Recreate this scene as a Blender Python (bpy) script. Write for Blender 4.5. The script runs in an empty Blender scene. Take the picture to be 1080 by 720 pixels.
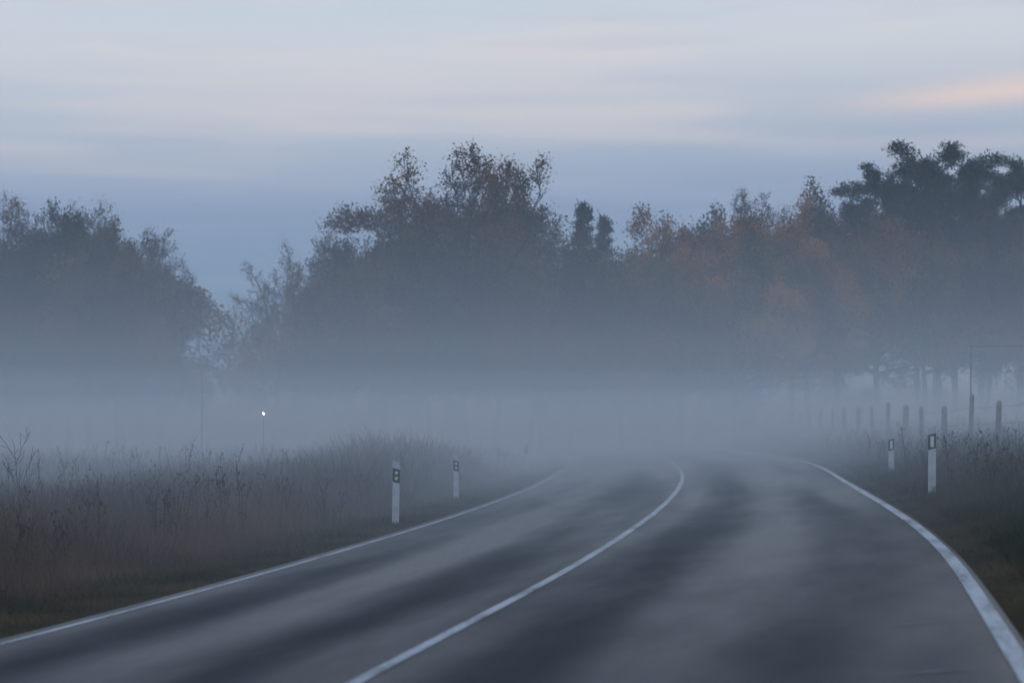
import bpy, math, random
import numpy as np
from mathutils import Vector, Matrix, Quaternion
random.seed(7); np.random.seed(7)
rng=np.random.RandomState(11)
scene=bpy.context.scene
scene.view_settings.view_transform='Standard'
scene.view_settings.look='None'
scene.view_settings.exposure=0
F=2400.0; HZ=456.0; EYE=1.5
R=math.radians

# ------------------------------------------------------------ terrain
def smooth(a,b,x):
    t=np.clip((x-a)/(b-a),0,1); return t*t*(3-2*t)
CY=np.array([-60,-20,0,14.3,24.3,36.4,54,85,128,170,220,300,420],float)
CX=np.array([-12.8,-6.5,-3.25,-0.98,0.6,2.2,4.0,5.95,6.9,6.2,2.5,-9,-40],float)
def center(y):
    y=np.asarray(y,float)
    m=np.gradient(CX,CY)
    i=np.clip(np.searchsorted(CY,y)-1,0,len(CY)-2)
    h=CY[i+1]-CY[i]; t=(y-CY[i])/h
    t=np.clip(t,0,1)
    return ((2*t**3-3*t**2+1)*CX[i]+(t**3-2*t**2+t)*h*m[i]+(-2*t**3+3*t**2)*CX[i+1]+(t**3-t**2)*h*m[i+1])
def wr(y):
    y=np.asarray(y,float)
    return 4.08-.50*np.exp(-((y-46)/20.0)**2)
def off(x,y):
    d=np.asarray(x,float)-center(y)
    return np.where(d>0,d+(4-wr(y)),d)
def surf(x,y):
    x=np.asarray(x,float); y=np.asarray(y,float)
    zr=1.0*np.tanh(np.maximum(x,0)*.07/1.0)
    zl=0.5*np.tanh(np.minimum(x,0)*.07/0.5)
    return zr+zl
def ground(x,y):
    x=np.asarray(x,float); y=np.asarray(y,float)
    d=off(x,y)
    ad=np.abs(d)
    z=surf(x,y)-0.06*(1-smooth(3.9,4.35,ad))
    out=smooth(5,12,ad)
    bump=0.10*np.sin(x*.31+y*.17)+0.07*np.sin(x*.13-y*.23+1.3)+.04*np.sin(x*.9+y*.7)
    z=z+out*bump
    z=z-0.12*smooth(4.6,6.0,-d)*(1-smooth(6.5,9,-d))
    z=z+smooth(5,14,-d)*smooth(40,110,y)*0.35
    z=z+smooth(4,14,d)*np.clip((y-60)*.012,0,1.6)
    return z
def gz(x,y): return float(ground(x,y))
def wx(px,t): return (px-540)/F*t
def wz(py,t): return EYE+(HZ-py)/F*t

# ------------------------------------------------------------ helpers
def mesh_obj(name,verts,faces,mat=None,smooth_=False,uvs=None,parent=None):
    me=bpy.data.meshes.new(name)
    me.from_pydata([tuple(v) for v in verts],[],[tuple(f) for f in faces])
    me.update()
    ob=bpy.data.objects.new(name,me); scene.collection.objects.link(ob)
    if mat is not None:
        for m in (mat if isinstance(mat,(list,tuple)) else [mat]): me.materials.append(m)
    if smooth_:
        me.polygons.foreach_set('use_smooth',[True]*len(me.polygons))
    if uvs is not None:
        uvl=me.uv_layers.new(name='UVMap')
        li=np.zeros(len(me.loops),dtype=np.int32); me.loops.foreach_get('vertex_index',li)
        uvl.data.foreach_set('uv',np.asarray(uvs)[li].ravel())
    if parent is not None: ob.parent=parent
    return ob
def fast_mesh(name,V,faces_n,k):
    me=bpy.data.meshes.new(name)
    n=faces_n
    me.vertices.add(len(V)); me.vertices.foreach_set('co',V.astype(np.float32).ravel())
    me.loops.add(n*k); me.loops.foreach_set('vertex_index',np.arange(n*k,dtype=np.int32))
    me.polygons.add(n); me.polygons.foreach_set('loop_start',np.arange(0,n*k,k,dtype=np.int32))
    me.polygons.foreach_set('loop_total',np.full(n,k,dtype=np.int32))
    me.update(calc_edges=True)
    return me
def mat_new(name):
    m=bpy.data.materials.new(name); m.use_nodes=True
    nt=m.node_tree; b=nt.nodes.get('Principled BSDF')
    return m,nt,b
def N(nt,t,**kw):
    n=nt.nodes.new(t)
    for k,v in kw.items(): setattr(n,k,v)
    return n
def ramp(nt,stops,interp='LINEAR'):
    r=N(nt,'ShaderNodeValToRGB'); cr=r.color_ramp; cr.interpolation=interp
    while len(cr.elements)>1: cr.elements.remove(cr.elements[0])
    cr.elements[0].position=stops[0][0]; cr.elements[0].color=(*stops[0][1],1)
    for p,c in stops[1:]:
        e=cr.elements.new(p); e.color=(*c,1)
    return r
def math_n(nt,op,a,b=None,c=None):
    n=N(nt,'ShaderNodeMath',operation=op)
    for i,v in enumerate((a,b,c)):
        if v is None: continue
        if isinstance(v,(int,float)): n.inputs[i].default_value=v
        else: nt.links.new(v,n.inputs[i])
    return n.outputs[0]
def maprange(nt,v,a,b,c,d,typ='SMOOTHSTEP'):
    n=N(nt,'ShaderNodeMapRange',interpolation_type=typ)
    nt.links.new(v,n.inputs[0])
    for i,x in enumerate((a,b,c,d)): n.inputs[i+1].default_value=x
    return n.outputs[0]
def noise(nt,vec,scale,detail=3,rough=.5,sc3=None):
    if sc3 is not None:
        mp=N(nt,'ShaderNodeMapping'); mp.inputs['Scale'].default_value=sc3
        nt.links.new(vec,mp.inputs[0]); vec=mp.outputs[0]
    n=N(nt,'ShaderNodeTexNoise'); n.inputs['Scale'].default_value=scale
    n.inputs['Detail'].default_value=detail; n.inputs['Roughness'].default_value=rough
    nt.links.new(vec,n.inputs['Vector']); return n.outputs['Fac']

def leaf_mat(name,stops,scale=.35,rough=.7,k=1.0,isl=.12):
    stops=[(p,tuple(x*k for x in c)) for p,c in stops]
    m,nt,b=mat_new(name)
    g=N(nt,'ShaderNodeNewGeometry')
    n1=noise(nt,g.outputs['Position'],scale,1,.6)
    oi=N(nt,'ShaderNodeObjectInfo')
    v=math_n(nt,'ADD',n1,math_n(nt,'MULTIPLY',math_n(nt,'SUBTRACT',oi.outputs['Random'],.5),.25))
    v=math_n(nt,'ADD',v,math_n(nt,'MULTIPLY',math_n(nt,'SUBTRACT',g.outputs['Random Per Island'],.5),isl))
    r=ramp(nt,stops); nt.links.new(v,r.inputs[0])
    d=N(nt,'ShaderNodeBsdfDiffuse'); nt.links.new(r.outputs[0],d.inputs['Color'])
    nt.nodes.remove(b)
    nt.links.new(d.outputs[0],nt.nodes['Material Output'].inputs['Surface'])
    return m
def simple_mat(name,c,rough=.6,var=.25,scale=8,spec=.4):
    m,nt,b=mat_new(name)
    tc=N(nt,'ShaderNodeTexCoord')
    n=noise(nt,tc.outputs['Object'],scale,3,.6)
    r=ramp(nt,[(.3,tuple(x*(1-var) for x in c)),(.7,tuple(min(1,x*(1+var)) for x in c))])
    nt.links.new(n,r.inputs[0]); nt.links.new(r.outputs[0],b.inputs['Base Color'])
    b.inputs['Roughness'].default_value=rough; b.inputs['Specular IOR Level'].default_value=spec
    return m

# ------------------------------------------------------------ camera
cam=bpy.data.cameras.new('camera'); co=bpy.data.objects.new('camera',cam); scene.collection.objects.link(co)
co.location=(0,0,EYE); co.rotation_euler=(R(90),0,0)
cam.lens=80; cam.sensor_width=36; cam.shift_y=96/1080; cam.clip_end=5000; cam.clip_start=.1
cam.dof.use_dof=True; cam.dof.focus_distance=46; cam.dof.aperture_fstop=2.0
scene.camera=co

# ------------------------------------------------------------ world
w=bpy.data.worlds.new('World'); scene.world=w; w.use_nodes=True
nt=w.node_tree; nt.nodes.clear()
out=N(nt,'ShaderNodeOutputWorld'); bg=N(nt,'ShaderNodeBackground')
sky=N(nt,'ShaderNodeTexSky',sky_type='NISHITA'); sky.sun_disc=False
sky.sun_elevation=R(4); sky.sun_rotation=R(35); sky.dust_density=1.0
tc=N(nt,'ShaderNodeTexCoord'); sep=N(nt,'ShaderNodeSeparateXYZ')
nt.links.new(tc.outputs['Generated'],sep.inputs[0])
wob=noise(nt,tc.outputs['Generated'],2.2,1,.5,(1,1,7))
zz=math_n(nt,'ADD',sep.outputs[2],math_n(nt,'MULTIPLY',math_n(nt,'SUBTRACT',wob,.5),.045))
zz=math_n(nt,'ADD',zz,math_n(nt,'MULTIPLY',sep.outputs[0],-.03))
base=ramp(nt,[(0,(.17,.29,.47)),(.07,(.21,.34,.54)),(.106,(.26,.37,.57)),(.135,(.46,.54,.67)),(.165,(.64,.69,.77)),(.2,(.60,.70,.82)),(.5,(.50,.66,.93)),(1,(.43,.60,.93))])
nt.links.new(zz,base.inputs[0])
st=noise(nt,tc.outputs['Generated'],3.0,2,.6,(1.2,1.2,14))
st2=noise(nt,tc.outputs['Generated'],7.0,2,.55,(1.0,1.0,10))
pinkf=maprange(nt,st,.48,.70,0,.42)
hi=maprange(nt,zz,.085,.14,0,1)
pinkf=math_n(nt,'MULTIPLY',pinkf,hi)
mx=N(nt,'ShaderNodeMix',data_type='RGBA'); nt.links.new(pinkf,mx.inputs[0]); nt.links.new(base.outputs[0],mx.inputs[6]); mx.inputs[7].default_value=(.79,.72,.73,1)
gr=maprange(nt,st2,.52,.72,0,.22)
mx2=N(nt,'ShaderNodeMix',data_type='RGBA'); nt.links.new(gr,mx2.inputs[0]); nt.links.new(mx.outputs[2],mx2.inputs[6]); mx2.inputs[7].default_value=(.42,.51,.67,1)
dx=math_n(nt,'SUBTRACT',sep.outputs[0],.212); dz=math_n(nt,'SUBTRACT',sep.outputs[2],.146)
dz=math_n(nt,'SUBTRACT',dz,math_n(nt,'MULTIPLY',dx,.08))
e=math_n(nt,'ADD',math_n(nt,'POWER',math_n(nt,'DIVIDE',dx,.055),2),math_n(nt,'POWER',math_n(nt,'DIVIDE',dz,.006),2))
e=math_n(nt,'ADD',e,math_n(nt,'MULTIPLY',math_n(nt,'SUBTRACT',st2,.5),1.5))
pf=math_n(nt,'MULTIPLY',math_n(nt,'EXPONENT',math_n(nt,'MULTIPLY',e,-1)),.6)
pf=math_n(nt,'MULTIPLY',pf,maprange(nt,sep.outputs[1],0,.1,0,1))
mx3=N(nt,'ShaderNodeMix',data_type='RGBA'); nt.links.new(pf,mx3.inputs[0]); nt.links.new(mx2.outputs[2],mx3.inputs[6]); mx3.inputs[7].default_value=(.95,.72,.63,1)
sc=N(nt,'ShaderNodeVectorMath',operation='SCALE'); nt.links.new(sky.outputs[0],sc.inputs[0]); sc.inputs['Scale'].default_value=.08
mx4=N(nt,'ShaderNodeMix',data_type='RGBA'); mx4.inputs[0].default_value=.94; nt.links.new(sc.outputs[0],mx4.inputs[6]); nt.links.new(mx3.outputs[2],mx4.inputs[7])
nt.links.new(mx4.outputs[2],bg.inputs[0]); bg.inputs[1].default_value=1.0
nt.links.new(bg.outputs[0],out.inputs[0])
w.cycles.sampling_method='MANUAL'; w.cycles.sample_map_resolution=512

sun=bpy.data.lights.new('sun','SUN'); sun.energy=.12; sun.angle=R(30); sun.color=(1,.85,.75)
so=bpy.data.objects.new('sun',sun); scene.collection.objects.link(so)
so.rotation_euler=Vector((-math.sin(R(35)),-math.cos(R(35)),-math.tan(R(12)))).to_track_quat('-Z','Y').to_euler()

# ------------------------------------------------------------ ground
xs=np.concatenate([np.linspace(-900,-70,14)[:-1],np.linspace(-70,-20,26)[:-1],np.arange(-20,22,.4),np.linspace(22,70,25),np.linspace(70,900,14)[1:]])
ys=np.concatenate([np.linspace(-60,8,18)[:-1],np.arange(8,130,1.0),np.arange(130,260,5.0),np.linspace(260,1500,20)])
X,Y=np.meshgrid(xs,ys); Z=ground(X,Y)
V=np.stack([X,Y,Z],-1).reshape(-1,3); nx=len(xs); ny=len(ys)
I=np.arange(ny-1)[:,None]*nx+np.arange(nx-1)[None,:]
Fc=np.stack([I,I+1,I+nx+1,I+nx],-1).reshape(-1,4)
m,nt,b=mat_new('field_soil')
g=N(nt,'ShaderNodeNewGeometry')
n1=noise(nt,g.outputs['Position'],.6,4,.65)
r=ramp(nt,[(.3,(.022,.022,.012)),(.5,(.045,.038,.022)),(.7,(.07,.055,.035))]); nt.links.new(n1,r.inputs[0])
nt.links.new(r.outputs[0],b.inputs['Base Color']); b.inputs['Roughness'].default_value=1; b.inputs['Specular IOR Level'].default_value=.0
mesh_obj('ground',V,Fc,m,True)

# ------------------------------------------------------------ road
yr=np.concatenate([np.arange(-50,140,1.0),np.arange(140,420,4.0)])
cx=center(yr); tan=np.stack([np.gradient(cx,yr),np.ones_like(yr)],-1); tan/=np.linalg.norm(tan,axis=1)[:,None]
nor=np.stack([tan[:,1],-tan[:,0]],-1)
arc=np.concatenate([[0],np.cumsum(np.hypot(np.diff(cx),np.diff(yr)))])
def strip(name,us,mat,lift,sink=0):
    P=[];UV=[]
    for i in range(len(yr)):
        dlt=4-float(wr(yr[i]))
        for u in us:
            uu=u-dlt if u>3.5 else (u-dlt*u/4 if u>.5 else u)
            x=cx[i]+nor[i,0]*uu; y=yr[i]+nor[i,1]*uu
            z=float(surf(x,y))+lift
            if sink and (u==us[0] or u==us[-1]): z-=sink
            P.append((x,y,z)); UV.append((u,arc[i]))
    k=len(us); n=len(yr)
    Fc=[(a*k+c,a*k+c+1,(a+1)*k+c+1,(a+1)*k+c) for a in range(n-1) for c in range(k-1)]
    return mesh_obj(name,P,Fc,mat,True,UV)
m,nt,b=mat_new('wet_asphalt')
uv=N(nt,'ShaderNodeUVMap'); sp=N(nt,'ShaderNodeSeparateXYZ'); nt.links.new(uv.outputs[0],sp.inputs[0])
u=sp.outputs[0]
patch=noise(nt,uv.outputs[0],1.0,2,.45,(.55,.03,1))
patch2=noise(nt,uv.outputs[0],1.0,3,.6,(1.3,.30,1))
fine=noise(nt,uv.outputs[0],38,2,.6)
def bump_at(c,wd):
    d=math_n(nt,'DIVIDE',math_n(nt,'SUBTRACT',u,c),wd)
    return math_n(nt,'EXPONENT',math_n(nt,'MULTIPLY',math_n(nt,'MULTIPLY',d,d),-1))
tr=bump_at(1.0,.50)
for c in (2.85,-1.2,-2.9): tr=math_n(nt,'ADD',tr,bump_at(c,.45))
wet=math_n(nt,'ADD',math_n(nt,'MULTIPLY',patch,.80),math_n(nt,'MULTIPLY',patch2,.16))
wet=math_n(nt,'SUBTRACT',wet,math_n(nt,'MULTIPLY',tr,.10))
ro=maprange(nt,wet,.26,.62,.56,.27)
ro=math_n(nt,'ADD',ro,math_n(nt,'MULTIPLY',math_n(nt,'SUBTRACT',fine,.5),.16))
nt.links.new(ro,b.inputs['Roughness'])
cr=ramp(nt,[(.3,(.010,.013,.018)),(.55,(.018,.022,.028)),(.8,(.034,.039,.046))])
cv=math_n(nt,'ADD',math_n(nt,'MULTIPLY',patch2,.4),math_n(nt,'MULTIPLY',fine,.6))
nt.links.new(cv,cr.inputs[0]); nt.links.new(cr.outputs[0],b.inputs['Base Color'])
bp=N(nt,'ShaderNodeBump'); bp.inputs['Strength'].default_value=.5; bp.inputs['Distance'].default_value=.012
nt.links.new(fine,bp.inputs['Height']); nt.links.new(bp.outputs[0],b.inputs['Normal'])
spv=maprange(nt,wet,.26,.62,.03,.19); nt.links.new(spv,b.inputs['Specular IOR Level'])
b.inputs['IOR'].default_value=1.33
strip('road',[-4.30,-4.22,-3,-2,-1,0,1,2,3,4.09,4.15],m,0.0,sink=.08)
m,nt,b=mat_new('road_paint')
uv=N(nt,'ShaderNodeUVMap')
n1=noise(nt,uv.outputs[0],1,4,.7,(30,6,1)); n2=noise(nt,uv.outputs[0],1,2,.6,(4,.6,1))
vv=math_n(nt,'ADD',math_n(nt,'MULTIPLY',n1,.5),math_n(nt,'MULTIPLY',n2,.5))
r=ramp(nt,[(.38,(.06,.065,.07)),(.50,(.32,.34,.36)),(.7,(.50,.52,.55))]); nt.links.new(vv,r.inputs[0])
nt.links.new(r.outputs[0],b.inputs['Base Color']); b.inputs['Roughness'].default_value=.5; b.inputs['Specular IOR Level'].default_value=.25
paint=m
strip('road_centre_line',[-.055,.055],paint,.005)
strip('road_edge_line',[3.925,4.045],paint,.005)
strip('road_edge_line',[-4.045,-3.955],paint,.005)
seam=simple_mat('seam_sealant',(.12,.13,.145),.5,.5,7,.3)
P=[];Fc=[]
for (sx_,sy_,w_,d_) in ((2.45,33.6,.85,.16),(2.73,15.6,.45,.05),(2.35,12.7,.55,.06),(2.0,19.5,.3,.05)):
    n=8; b0=len(P)
    for i in range(n+1):
        f=i/n-.5; xx=sx_+f*w_; hw=d_*(.5-abs(f)*.8)*random.uniform(.6,1.1)
        yy=sy_+f*.10*w_+random.uniform(-.01,.01)
        for s in (-1,1): P.append((xx,yy+s*hw,float(surf(xx,yy))+.005))
    for i in range(n): Fc.append((b0+2*i,b0+2*i+2,b0+2*i+3,b0+2*i+1))
mesh_obj('road_surface_seams',P,Fc,seam)

# ------------------------------------------------------------ grass
def blades(px,py,h,wd,lean,seg=3):
    n=len(px)
    a=rng.uniform(0,2*np.pi,n); ln=h*rng.uniform(lean*.3,lean,n)
    lx=np.cos(a)*ln; ly=np.sin(a)*ln
    b=rng.uniform(-.9,.9,n); sx=np.cos(b); sy=np.sin(b)
    z0=ground(px,py)-.03
    quads=[]
    ts=np.linspace(0,1,seg+1)
    for s in range(seg):
        q=[]
        for t,sgn in ((ts[s],-1),(ts[s],1),(ts[s+1],1),(ts[s+1],-1)):
            wv=wd*(1-t*.85)*.5*sgn
            q.append(np.stack([px+lx*t*t+sx*wv,py+ly*t*t+sy*wv,z0+h*(t-.12*t*t*lean)],-1))
        quads.append(np.stack(q,1))
    return np.stack(quads,1).reshape(-1,3)
grass_m=leaf_mat('dry_grass',[(.25,(.045,.030,.013)),(.42,(.105,.060,.030)),(.6,(.18,.102,.056)),(.8,(.25,.155,.09))],.30,.9)
green_m=leaf_mat('verge_grass',[(.25,(.026,.032,.012)),(.5,(.058,.053,.023)),(.75,(.125,.09,.042))],.7,.9)
def scatter(n,t0,t1,u0,u1,side,pw=1.6):
    t=t0*(t1/t0)**rng.rand(n)
    uu=(u0+(u1-u0)*rng.rand(n)**pw)*side
    c=center(t)
    x=c+uu-(4-wr(t) if side>0 else 0)
    return x,t
def clump(x,y,s,k):
    return 0.5+0.5*np.sin(x*s+1.7*np.sin(y*s*.8+k)+k)*np.sin(y*s*.9+1.3*np.sin(x*s*.7)+k*2)
def field(n,t0,t1,u0,u1,side,hfun,wd,lean,pw=1.3):
    x,y=scatter(n,t0,t1,u0,u1,side,pw)
    d=np.abs(off(x,y)); h=hfun(x,y,d)*rng.uniform(.45,1.1,len(x))
    return blades(x,y,h,wd*(1+y/60.0)*rng.uniform(.6,1.3,len(x)),lean)
def put(name,Vs,mat):
    V=np.concatenate(Vs,0); me=fast_mesh(name,V,len(V)//4,4); me.materials.append(mat)
    ob=bpy.data.objects.new(name,me); scene.collection.objects.link(ob); return ob
def mound(x,y): return 1.5*np.exp(-(((x-wx(392,70))/1.9)**2+((y-70)/12)**2))
hl=lambda x,y,d: .12+(.95+mound(x,y))*smooth(5.0,7.8,d)*(.55+.6*clump(x,y,.9,1.0))*(.75+.5*clump(x,y,.23,2.2))
put('tall_dry_grass',[field(130000,13,75,5.2,19,-1,hl,.008,.5,1.2),
                      field(80000,50,130,5.2,42,-1,hl,.011,.45,1.0)],grass_m)
hv=lambda x,y,d: .05+.18*smooth(4.2,5.6,d)*(.5+clump(x,y,1.3,.5))
put('verge_grass',[field(70000,11,75,4.24,6.4,-1,hv,.008,.7,1.0),
                   field(100000,11,75,4.08,6.6,1,hv,.008,.7,1.0)],green_m)
hr=lambda x,y,d: .16+.62*smooth(4.4,6.2,d)*(.4+.8*clump(x,y,1.0,3.0))
put('meadow_grass',[field(110000,16,130,4.5,22,1,hr,.009,.55,1.3)],green_m)

def weeds(n,t0,t1,u0,u1,side,hmin,hmax):
    x,y=scatter(n,t0,t1,u0,u1,side,1.1)
    h=rng.uniform(hmin,hmax,n)*(.7+.5*clump(x,y,.4,4))
    quads=[]
    z0=ground(x,y)
    lx=rng.uniform(-.15,.15,n)*h; ly=rng.uniform(-.1,.1,n)*h
    wv=.0035+.00007*y
    for s in range(3):
        t0_,t1_=s/3,(s+1)/3
        q=[np.stack([x+lx*t*t+sg*wv*.8,y+ly*t*t,z0+h*t],-1) for t,sg in ((t0_,-1),(t0_,1),(t1_,1),(t1_,-1))]
        quads.append(np.stack(q,1))
    for k in range(8):
        tt=rng.uniform(.4,1,n); a=rng.uniform(0,6.28,n); L=rng.uniform(.04,.22,n)
        bx=x+lx*tt*tt; by=y+ly*tt*tt; bz=z0+h*tt
        ex=bx+np.cos(a)*L*.6; ey=by+np.sin(a)*L*.6; ez=bz+L*rng.uniform(.6,1.3,n)
        ww=wv*.5
        quads.append(np.stack([np.stack([bx-ww,by,bz],-1),np.stack([bx+ww,by,bz],-1),np.stack([ex+ww,ey,ez],-1),np.stack([ex-ww,ey,ez],-1)],1))
        for j in range(2):
            s=rng.uniform(.003,.012,n)+wv*.6; ox=rng.uniform(-.03,.03,n); oz=rng.uniform(-.04,.04,n)
            cx_,cy_,cz_=ex+ox,ey+rng.uniform(-.03,.03,n),ez+oz
            quads.append(np.stack([np.stack([cx_-s,cy_,cz_],-1),np.stack([cx_,cy_+s*.3,cz_-s*1.6],-1),np.stack([cx_+s,cy_,cz_+s*.2],-1),np.stack([cx_,cy_-s*.3,cz_+s*1.8],-1)],1))
    return np.concatenate(quads,0).reshape(-1,3)
weed_m=leaf_mat('withered_weeds',[(.3,(.06,.04,.024)),(.6,(.10,.064,.04)),(.85,(.16,.105,.068))],.8,.9)
put('withered_weeds',[weeds(800,20,110,6.2,24,-1,.7,1.25),weeds(420,25,90,5.2,14,1,.4,.95)],weed_m)

# ------------------------------------------------------------ trees
class TB:
    def __init__(s): s.v=[];s.f=[];s.leafc=[]
    def tube(s,pts,rads,k):
        base=len(s.v); n=len(pts)
        for i,(p,r_) in enumerate(zip(pts,rads)):
            d=(pts[min(i+1,n-1)]-pts[max(i-1,0)])
            if d.length<1e-6: d=Vector((0,0,1))
            d.normalize(); a=d.orthogonal().normalized(); b_=d.cross(a)
            for j in range(k):
                th=2*math.pi*j/k
                s.v.append(p+(a*math.cos(th)+b_*math.sin(th))*r_)
        for i in range(n-1):
            for j in range(k):
                s.f.append((base+i*k+j,base+i*k+(j+1)%k,base+(i+1)*k+(j+1)%k,base+(i+1)*k+j))
def rvec(rd):
    v=Vector((rd.gauss(0,1),rd.gauss(0,1),rd.gauss(0,1))); return v.normalized()
def grow(tb,rd,p,d,L,r0,lev,P):
    n=5 if lev<2 else (4 if lev==2 else 3)
    pts=[p.copy()];rads=[r0];dirs=[d.copy()]
    cur=p.copy(); dd=d.copy()
    for i in range(n):
        dd=(dd+rvec(rd)*P['wig'][min(lev,3)]+Vector((0,0,P['up'][min(lev,3)]))).normalized()
        cur=cur+dd*(L/n); pts.append(cur.copy()); dirs.append(dd.copy())
        rads.append(max(P['rmin'],r0*(1-(i+1)/n*.85)))
    tb.tube(pts,rads,8 if lev==0 else (5 if lev==1 else 3))
    if lev>=P['maxlev']:
        tb.leafc.append((pts[-1],L))
        if n>2: tb.leafc.append((pts[-2],L))
        return
    if lev>=P['maxlev']-1: tb.leafc.append((pts[-1],L))
    nb=P['nb'][lev]
    for c in range(nb):
        t=P['start'][lev]+(1-P['start'][lev])*((c+rd.random())/nb)
        fi=t*n; i=min(int(fi),n-1); q=pts[i].lerp(pts[i+1],fi-i)
        lo,hi_=P['ang'][lev]
        if lev==0 and P.get('fan'):
            tt=(t-P['start'][0])/(1-P['start'][0]); mid=hi_+(lo-hi_)*tt; ang=R(mid+rd.uniform(-9,9))
        else: ang=R(rd.uniform(lo,hi_))
        ax=dirs[i+1].orthogonal().normalized(); ax=Quaternion(dirs[i+1],(c*2.4+rd.uniform(-.6,.6)) if lev==0 else rd.uniform(0,6.283)) @ ax
        nd=Quaternion(ax,ang) @ dirs[i+1]
        if lev>0 and nd.z<-.25: nd.z*=.3; nd.normalize()
        prof=P['prof'](t) if lev==0 else (1-.5*t)
        LL=L*P['ratio'][lev]*prof*rd.uniform(.85,1.12)
        grow(tb,rd,q,nd,LL,max(P['rmin'],r0*(1-.8*t if lev else .8)*P['rr'][lev]),lev+1,P)
def build_tree(seed,P,nleaf,lsize,spread,drop=0.0,aspect=.7,flat=1.0):
    rd=random.Random(seed); tb=TB()
    grow(tb,rd,Vector((0,0,0)),Vector((rd.uniform(-.04,.04),rd.uniform(-.04,.04),1)).normalized(),P['H'],P['r'],0,P)
    rs=np.random.RandomState(seed)
    V=np.array([tuple(v) for v in tb.v]); Fq=np.array(tb.f)
    C=np.array([tuple(c[0]) for c in tb.leafc])
    if drop>0:
        cl=np.sin(C[:,0]*.9+seed)*np.sin(C[:,1]*.8+seed*2)*np.sin(C[:,2]*.8+seed*3)+rs.normal(0,.15,len(C))
        thr=np.quantile(cl,drop); C=C[cl>=thr]
    C=np.repeat(C,nleaf,0); n=len(C)
    leafV=np.zeros((0,3))
    if n:
        C=C+rs.normal(0,1,(n,3))*spread*np.array([1,1,flat])
        a=rs.normal(0,1,(n,3)); a/=np.linalg.norm(a,axis=1)[:,None]
        b_=np.cross(a,rs.normal(0,1,(n,3))); b_/=np.linalg.norm(b_,axis=1)[:,None]
        s=(lsize*rs.uniform(.5,1.3,n))[:,None]
        leafV=np.stack([C-a*s*.5,C+b_*s*.5*aspect,C+a*s*.5,C-b_*s*.5*aspect],1).reshape(-1,3)
    nb=len(V); allV=np.concatenate([V,leafV],0)
    nL=len(leafV)//4
    faces=np.concatenate([Fq,nb+np.arange(nL*4).reshape(-1,4)],0) if nL else Fq
    me=bpy.data.meshes.new('tree_mesh')
    me.vertices.add(len(allV)); me.vertices.foreach_set('co',allV.astype(np.float32).ravel())
    me.loops.add(faces.size); me.loops.foreach_set('vertex_index',faces.astype(np.int32).ravel())
    me.polygons.add(len(faces)); me.polygons.foreach_set('loop_start',np.arange(0,faces.size,4,dtype=np.int32))
    me.polygons.foreach_set('loop_total',np.full(len(faces),4,dtype=np.int32))
    mi=np.zeros(len(faces),dtype=np.int32); mi[len(Fq):]=1
    me.polygons.foreach_set('material_index',mi); me.update(calc_edges=True)
    zmax=np.quantile(allV[:,2],.997)
    wid=np.quantile(allV[:,0],.985)-np.quantile(allV[:,0],.015)
    return me,zmax,wid
bark=simple_mat('bark',(.04,.03,.025),.9,.4,6,.0)
lf_brown=leaf_mat('leaf_brown',[(.3,(.032,.020,.011)),(.5,(.095,.046,.018)),(.7,(.20,.085,.027))],.22)
lf_orange=leaf_mat('leaf_orange',[(.3,(.065,.045,.014)),(.45,(.19,.085,.020)),(.62,(.40,.16,.032)),(.8,(.50,.23,.045))],.2)
lf_green=leaf_mat('leaf_green',[(.3,(.012,.020,.009)),(.55,(.028,.036,.015)),(.8,(.07,.058,.020))],.25)
lf_pine=leaf_mat('pine_needles',[(.3,(.008,.016,.010)),(.55,(.018,.032,.020)),(.8,(.034,.05,.03))],.4)
base=dict(H=6.5,r=.28,rmin=.012,maxlev=4,fan=True,wig=[.10,.18,.28,.34],up=[.05,.05,.05,.05],
  nb=[16,8,6,4],start=[.50,.22,.2,.15],ang=[(14,84),(28,60),(30,65),(25,60)],ratio=[.92,.48,.48,.5],rr=[.5,.5,.5,.55],
  prof=lambda t: 1.0)
P_bare=dict(base,nb=[18,10,7,5],rmin=.013)
P_oak=dict(base,H=5.2,r=.40,rmin=.020,nb=[20,10,7,5],start=[.68,.26,.2,.15],ang=[(16,88),(30,70),(30,70),(25,65)],ratio=[1.30,.46,.46,.5],wig=[.10,.16,.32,.36],up=[.05,.03,.05,.05])
P_leaf=dict(base,nb=[18,8,6,3])
P_small=dict(base,H=2,fan=False)
P_pine=dict(base,H=16,r=.26,rmin=.02,maxlev=3,fan=False,nb=[28,8,6,3],start=[.40,.25,.2,.2],ang=[(55,92),(30,60),(30,60),(30,60)],ratio=[.26,.42,.42,.5],
   up=[.03,.07,.08,.05],wig=[.05,.14,.25,.3],prof=lambda t: (1.15-.45*t)*(.65+.5*abs(math.sin(t*19))),rr=[.35,.5,.5,.5])
P_spruce=dict(base,H=14,r=.2,rmin=.015,maxlev=2,fan=False,nb=[70,10,3,3],start=[.12,.15,.2,.2],ang=[(70,98),(35,60),(30,60),(30,60)],ratio=[.26,.35,.45,.5],
   up=[.02,.02,.0,.0],wig=[.03,.08,.2,.3],prof=lambda t: 1.08-t,rr=[.2,.5,.5,.5])
meshes={}
def reg(key,res,leafm):
    me,zm,wd=res; me.materials.append(bark); me.materials.append(leafm); meshes.setdefault(key,[]).append((me,zm,wd))
for s_ in (1,2,3): reg('bare',build_tree(s_,P_bare,3,.08,.16,.5),lf_brown)
reg('oak',build_tree(14,P_oak,5,.12,.20,.20),lf_brown); reg('oak',build_tree(5,P_oak,5,.12,.20,.25),lf_brown)
reg('autumn',build_tree(6,P_leaf,9,.18,.28,.04),lf_orange); reg('autumn',build_tree(7,P_leaf,9,.18,.28,.05),lf_orange)
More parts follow.
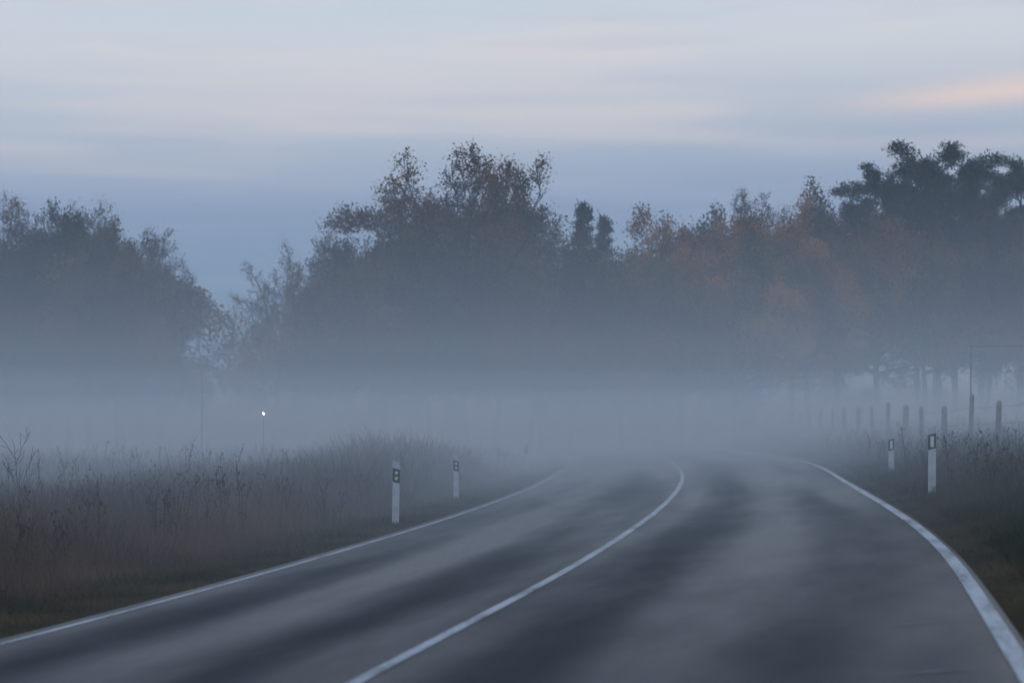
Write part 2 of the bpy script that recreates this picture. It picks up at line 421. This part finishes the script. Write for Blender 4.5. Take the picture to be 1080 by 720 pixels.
reg('brown',build_tree(8,P_leaf,9,.18,.28,.06),lf_brown); reg('brown',build_tree(9,P_leaf,8,.18,.28,.08),lf_brown)
reg('green',build_tree(10,P_leaf,10,.19,.30,.03),lf_green)
reg('pine',build_tree(11,P_pine,13,.28,.26,0,.25,.55),lf_pine); reg('pine',build_tree(12,P_pine,13,.28,.26,0,.25,.55),lf_pine)
reg('spruce',build_tree(13,P_spruce,7,.34,.2,0,.25,.6),lf_pine)
NAMES={'bare':'bare_tree','oak':'oak_tree','autumn':'autumn_tree','brown':'beech_tree','green':'hornbeam_tree','pine':'pine_tree','spruce':'spruce_tree'}
MINR={'oak':1.0,'bare':.8,'autumn':.8,'brown':.78,'green':.6,'pine':.85,'spruce':.5}
def tree(kind,px,topy,wpx,t,var=0,rot=None):
    me,zm,wd=meshes[kind][var%len(meshes[kind])]
    x=wx(px,t); z0=gz(x,t)-.1; h=wz(topy,t)-z0; sz=h/zm; sx=max((wpx/F*t)/wd,MINR[kind]*sz)
    ob=bpy.data.objects.new(NAMES[kind],me); scene.collection.objects.link(ob)
    ob.location=(x,t,z0); ob.scale=(sx,sx,sz)
    ob.rotation_euler=(0,0,rot if rot is not None else random.uniform(0,6.28)); return ob
T=[ # left wood
 ('bare',8,214,150,152,0),('green',74,222,100,150,0),('bare',125,220,150,156,1),('bare',148,228,120,150,2),('bare',-20,212,150,158,1),('bare',45,224,120,158,2),
 ('brown',30,256,160,155,0),('brown',95,250,170,160,1),('brown',125,264,130,144,0),('brown',150,305,90,143,1),('bare',-90,205,160,150,1),('brown',-90,240,180,156,0),
 ('bare',170,252,90,150,0),
 ('bare',292,262,90,180,1),('bare',355,250,110,168,0),
 # main group
 ('bare',388,232,130,158,2),('oak',486,160,200,148,1),('oak',470,186,200,153,0),
 ('brown',372,264,110,150,0),('brown',402,252,150,146,1),('green',455,262,140,143,0),('brown',520,250,140,144,0),('brown',572,246,130,148,1),
 ('spruce',612,216,70,160,0),('spruce',634,230,60,166,0),('brown',600,262,120,142,0),('brown',558,284,130,140,0),
 # right group
 ('autumn',695,227,130,150,0),('brown',655,254,110,147,1),('autumn',738,240,130,148,1),('bare',795,204,140,158,0),('autumn',775,226,140,153,1),
 ('autumn',835,218,140,150,0),('brown',885,206,140,152,1),('autumn',785,262,150,142,0),('autumn',850,256,150,142,1),
 ('pine',925,176,95,152,0),('pine',988,154,135,148,1),('pine',1075,174,110,150,0),('pine',1035,196,100,156,1),('pine',968,178,100,154,0),('pine',1008,172,100,152,0),
 ('autumn',925,238,140,145,0),('brown',975,230,140,143,1),('brown',1040,224,140,146,0),('brown',1090,238,140,143,1),('autumn',720,268,140,141,1),('autumn',655,282,130,140,0),
 ('pine',1140,165,110,150,0),('brown',1180,220,160,150,1),('brown',-200,235,180,156,1),('autumn',1260,220,160,150,0)]
for (k,px,ty,wp,t,v) in T: tree(k,px,ty,wp,t,v)

prof_x=[-700,-200,0,100,190,225,250,300,330,380,450,560,640,700,800,900,1000,1080,1300,1800]
prof_y=[270,270,262,268,290,318,344,340,305,280,275,272,280,270,256,242,236,236,245,260]
cs=[]
while len(cs)<900:
    px=random.uniform(-650,1750) if random.random()<.4 else random.uniform(-60,1140)
    t=random.uniform(146,172); x=wx(px,t)
    top=wz(np.interp(px,prof_x,prof_y),t)
    z=random.uniform(0.1,1)**.7*top
    rr=random.uniform(.7,1.7)
    if z+rr>top: z=top-rr
    cs.append((x,t,z,rr))
cs=np.array(cs); per=110
C=np.repeat(cs,per,0); n=len(C)
dv=rng.normal(0,1,(n,3)); dv/=np.linalg.norm(dv,axis=1)[:,None]
Pp=C[:,:3]+dv*(C[:,3:4]*rng.uniform(.45,1.15,(n,1)))*np.array([1.15,1,.85])
a=rng.normal(0,1,(n,3)); a/=np.linalg.norm(a,axis=1)[:,None]; b_=np.cross(a,rng.normal(0,1,(n,3))); b_/=np.linalg.norm(b_,axis=1)[:,None]
s=rng.uniform(.14,.40,(n,1))
V=np.stack([Pp-a*s*.5,Pp+b_*s*.35,Pp+a*s*.5,Pp-b_*s*.35],1).reshape(-1,3)
me=fast_mesh('distant_tree_mass',V,n,4)
mass_m=leaf_mat('undergrowth_leaves',[(.3,(.025,.022,.010)),(.48,(.075,.042,.016)),(.62,(.17,.075,.022)),(.8,(.30,.125,.030))],.12)
me.materials.append(mass_m)
ob=bpy.data.objects.new('distant_tree_mass',me); scene.collection.objects.link(ob)

P=dict(P_small,r=.02,rmin=.006,maxlev=2,nb=[8,4,3,2],start=[.3,.3,.1,.1],ang=[(30,60),(20,50),(20,50),(20,50)],ratio=[.5,.5,.5,.5],rr=[.6,.6,.6,.6])
me,zm,w_=build_tree(41,P,0,.05,.05); me.materials.append(bark)
t=45; x=wx(20,t); o=bpy.data.objects.new('sapling',me); scene.collection.objects.link(o); o.location=(x,t,gz(x,t)); o.scale=((wz(444,t)-gz(x,t))/zm,)*3

# ------------------------------------------------------------ delineator posts
white=simple_mat('post_white',(.52,.54,.57),.5,.22,5,.3)
black=simple_mat('post_black',(.018,.018,.02),.5,.2,8,.4)
refl=simple_mat('post_reflector',(.74,.74,.70),.15,.05,30,.9)
def prism(name,prof,z0f,z1f,mat,parent,bev=.006):
    n=len(prof); v=[(x,y,z0f(x)) for x,y in prof]+[(x,y,z1f(x)) for x,y in prof]
    f=[tuple(range(n))[::-1],tuple(range(n,2*n))]+[(i,(i+1)%n,n+(i+1)%n,n+i) for i in range(n)]
    o=mesh_obj(name,v,f,mat,parent=parent)
    if bev:
        b=o.modifiers.new('b','BEVEL'); b.width=bev; b.segments=2; b.limit_method='ANGLE'
    return o
def delineator(px,t,side,hh=1.06,rz=0,lean=0):
    x=wx(px,t); z=gz(x,t)
    e=bpy.data.objects.new('delineator_post',None); scene.collection.objects.link(e)
    e.location=(x,t,z); e.rotation_euler=(0,R(lean),R(rz))
    w2=.065
    pr=[(-w2,-.02),(-w2*.75,-.05),(w2*.75,-.05),(w2,-.02),(w2*.55,.05),(-w2*.55,.05)]
    sl=.28*side
    prism('post_body',pr,lambda q:-.15,lambda q:hh-.38+sl*q,white,e)
    pb=[(a_*1.03,b*1.03) for a_,b in pr]
    prism('black_band',pb,lambda q:hh-.38+sl*q+.001,lambda q:hh-.13+sl*q,black,e,.003)
    prism('post_head',pr,lambda q:hh-.13+sl*q+.001,lambda q:hh+sl*q,white,e)
    if side>0:
        q=[(-.03,-.0585),(.03,-.0585),(.03,-.05),(-.03,-.05)]
        prism('reflector',q,lambda q:hh-.345,lambda q:hh-.165,refl,e,.003)
    else:
        for k,zc in enumerate((hh-.30,hh-.20)):
            n=20; v=[]
            for yy in (-.05,-.0585):
                v+=[(.030*math.cos(2*math.pi*i/n),yy,zc+.030*math.sin(2*math.pi*i/n)) for i in range(n)]
            f=[tuple(range(n,2*n))]+[(i,(i+1)%n,n+(i+1)%n,n+i) for i in range(n)]
            mesh_obj('reflector_%d'%k,v,f,refl,parent=e)
    return e
delineator(417,41,-1,1.13,6,1.0); delineator(481,54,-1,1.12,4,0); delineator(555,92,-1,1.1)
delineator(983,38,1,1.15,-8,0); delineator(940,51,1,.95,-6,0)

# ------------------------------------------------------------ fence
wood=simple_mat('weathered_wood',(.20,.19,.175),.85,.35,5,.1)
wire=simple_mat('fence_wire',(.12,.12,.125),.5,.2,20,.5)
fe=bpy.data.objects.new('pasture_fence',None); scene.collection.objects.link(fe)
def cyl(name,p0,p1,r0,r1,mat,parent,k=10):
    tb=TB(); p0=Vector(p0);p1=Vector(p1)
    tb.tube([p0,p0.lerp(p1,.96),p1],[r0,r1,r1*.6],k)
    v=[tuple(q) for q in tb.v]; f=list(tb.f)+[tuple(range(2*k,3*k)),tuple(range(k))[::-1]]
    return mesh_obj(name,v,f,mat,parent=parent)
fp=[]
ty=57.5
i=0
while ty<150:
    x=13.2+.0237*(ty-62)+.0002*(ty-62)**2; z=gz(x,ty)
    jj=random.Random(i); h=1.65+jj.uniform(-.12,.15)
    p1=(x+jj.uniform(-.06,.06),ty+jj.uniform(-.05,.05),z+h)
    r_=.08+jj.uniform(-.015,.03)
    cyl('fence_post_%d'%i,(x,ty,z-.2),p1,r_*1.05,r_,wood,fe); fp.append((x,ty,z,h)); ty+=4.2+jj.uniform(-.3,.5)+max(0,(ty-75)*.05); i+=1
for hgt in (.5,.95,1.4):
    tb=TB(); pts=[]
    for a_,b in zip(fp[:-1],fp[1:]):
        for s_ in (0,.5):
            pts.append(Vector((a_[0]+(b[0]-a_[0])*s_-.09,a_[1]+(b[1]-a_[1])*s_,a_[2]+(b[2]-a_[2])*s_+hgt-.06*s_)))
    tb.tube(pts,[.006]*len(pts),4); mesh_obj('wire_%d'%int(hgt*100),tb.v,tb.f,wire,parent=fe)
metal=simple_mat('galvanised_steel',(.24,.25,.26),.5,.15,6,.4)
gf=bpy.data.objects.new('gate_frame',None); scene.collection.objects.link(gf)
t=65; xa=wx(1024,t); xb=xa+3.4; za=gz(xa,t); zt=wz(365,t)
cyl('frame_leg_1',(xa,t,za-.2),(xa,t,zt),.024,.024,metal,gf); cyl('frame_leg_2',(xb,t,gz(xb,t)-.2),(xb,t,zt),.024,.024,metal,gf)
cyl('cross_bar',(xa-.03,t,zt+.024),(xb+.03,t,zt+.024),.022,.022,metal,gf)

def lamp(px,topy,t):
    x=wx(px,t); z=gz(x,t); zt=wz(topy,t)
    e=bpy.data.objects.new('street_lamp',None); scene.collection.objects.link(e)
    cyl('pole',(x,t,z-.2),(x,t,zt),.06,.04,metal,e)
    cyl('arm',(x,t,zt-.03),(x+.9,t-.1,zt+.08),.03,.025,metal,e)
    tb=TB(); tb.tube([Vector((x+.7,t-.1,zt+.10)),Vector((x+.95,t-.1,zt+.12)),Vector((x+1.4,t-.1,zt+.06))],[.05,.11,.03],10)
    mesh_obj('lamp_head',tb.v,tb.f,metal,parent=e)
lamp(213,375,100)
em,nt,b=mat_new('lamp_glow'); b.inputs['Base Color'].default_value=(.9,.85,.7,1)
b.inputs['Emission Color'].default_value=(1,.9,.75,1); b.inputs['Emission Strength'].default_value=14
t=85; x=wx(278,t); z=gz(x,t); zt=wz(436,t)
e=bpy.data.objects.new('yard_lamp',None); scene.collection.objects.link(e)
cyl('pole',(x,t,z-.2),(x,t,zt-.10),.02,.015,metal,e)
cyl('housing',(x,t,zt-.10),(x,t,zt-.04),.03,.045,metal,e)
tb=TB(); tb.tube([Vector((x,t,zt-.04)),Vector((x,t,zt)),Vector((x,t,zt+.035))],[.03,.045,.02],12); mesh_obj('bulb',tb.v,tb.f,em,parent=e)
cyl('cap',(x,t,zt+.036),(x,t,zt+.06),.06,.02,metal,e)

# ------------------------------------------------------------ fog: nested homogeneous layers
fog_e=bpy.data.objects.new('fog_bank',None); scene.collection.objects.link(fog_e)
def fog_layer(i,top,dens,ystart,wave,ramp_len=60):
    m=bpy.data.materials.new('fog_%d'%i); m.use_nodes=True; nt=m.node_tree; nt.nodes.clear()
    o=N(nt,'ShaderNodeOutputMaterial'); vs=N(nt,'ShaderNodeVolumeScatter')
    vs.inputs['Color'].default_value=(.85,.94,1,1); vs.inputs['Density'].default_value=dens
    nt.links.new(vs.outputs[0],o.inputs['Volume'])
    W=260+i*.37; y1=230+i*.53
    if wave==0:
        gx=np.array([-W,W]); gy=np.array([ystart,y1])
        H=np.full((2,2),top)
    else:
        gx=np.linspace(-W,W,53); gy=np.linspace(ystart,y1,31)
        GX,GY=np.meshgrid(gx,gy)
        s=smooth(ystart,ystart+ramp_len,GY)
        H=-2.5+(top+2.5)*s+wave*s*(np.sin(GX/19+i)*np.cos(GY/31+i*1.7)+.6*np.sin(GX/31-GY/47+i*2))
    nx=len(gx); ny=len(gy)
    GX,GY=np.meshgrid(gx,gy)
    top_v=np.stack([GX,GY,H],-1).reshape(-1,3)
    bot_v=np.stack([GX,GY,np.full_like(GX,-4.0-i*.21)],-1).reshape(-1,3)
    V=np.concatenate([top_v,bot_v]); nt_=nx*ny; f=[]
    for r_ in range(ny-1):
        for c in range(nx-1):
            a=r_*nx+c; f.append((a,a+1,a+nx+1,a+nx)); f.append((nt_+a,nt_+a+nx,nt_+a+nx+1,nt_+a+1))
    for c in range(nx-1):
        f.append((c,nt_+c,nt_+c+1,c+1)); a=(ny-1)*nx+c; f.append((a,a+1,nt_+a+1,nt_+a))
    for r_ in range(ny-1):
        a=r_*nx; f.append((a,a+nx,nt_+a+nx,nt_+a)); a=r_*nx+nx-1; f.append((a,nt_+a,nt_+a+nx,a+nx))
    mesh_obj('fog_layer_%d'%i,V,f,m,True,parent=fog_e)
fog_layer(0,12,.0012,-50,0)
fog_layer(1,6.8,.0034,14,0)
fog_layer(2,4.8,.0070,24,0)
fog_layer(3,3.7,.009,18,.25,55)
fog_layer(4,2.9,.014,22,.2,60)
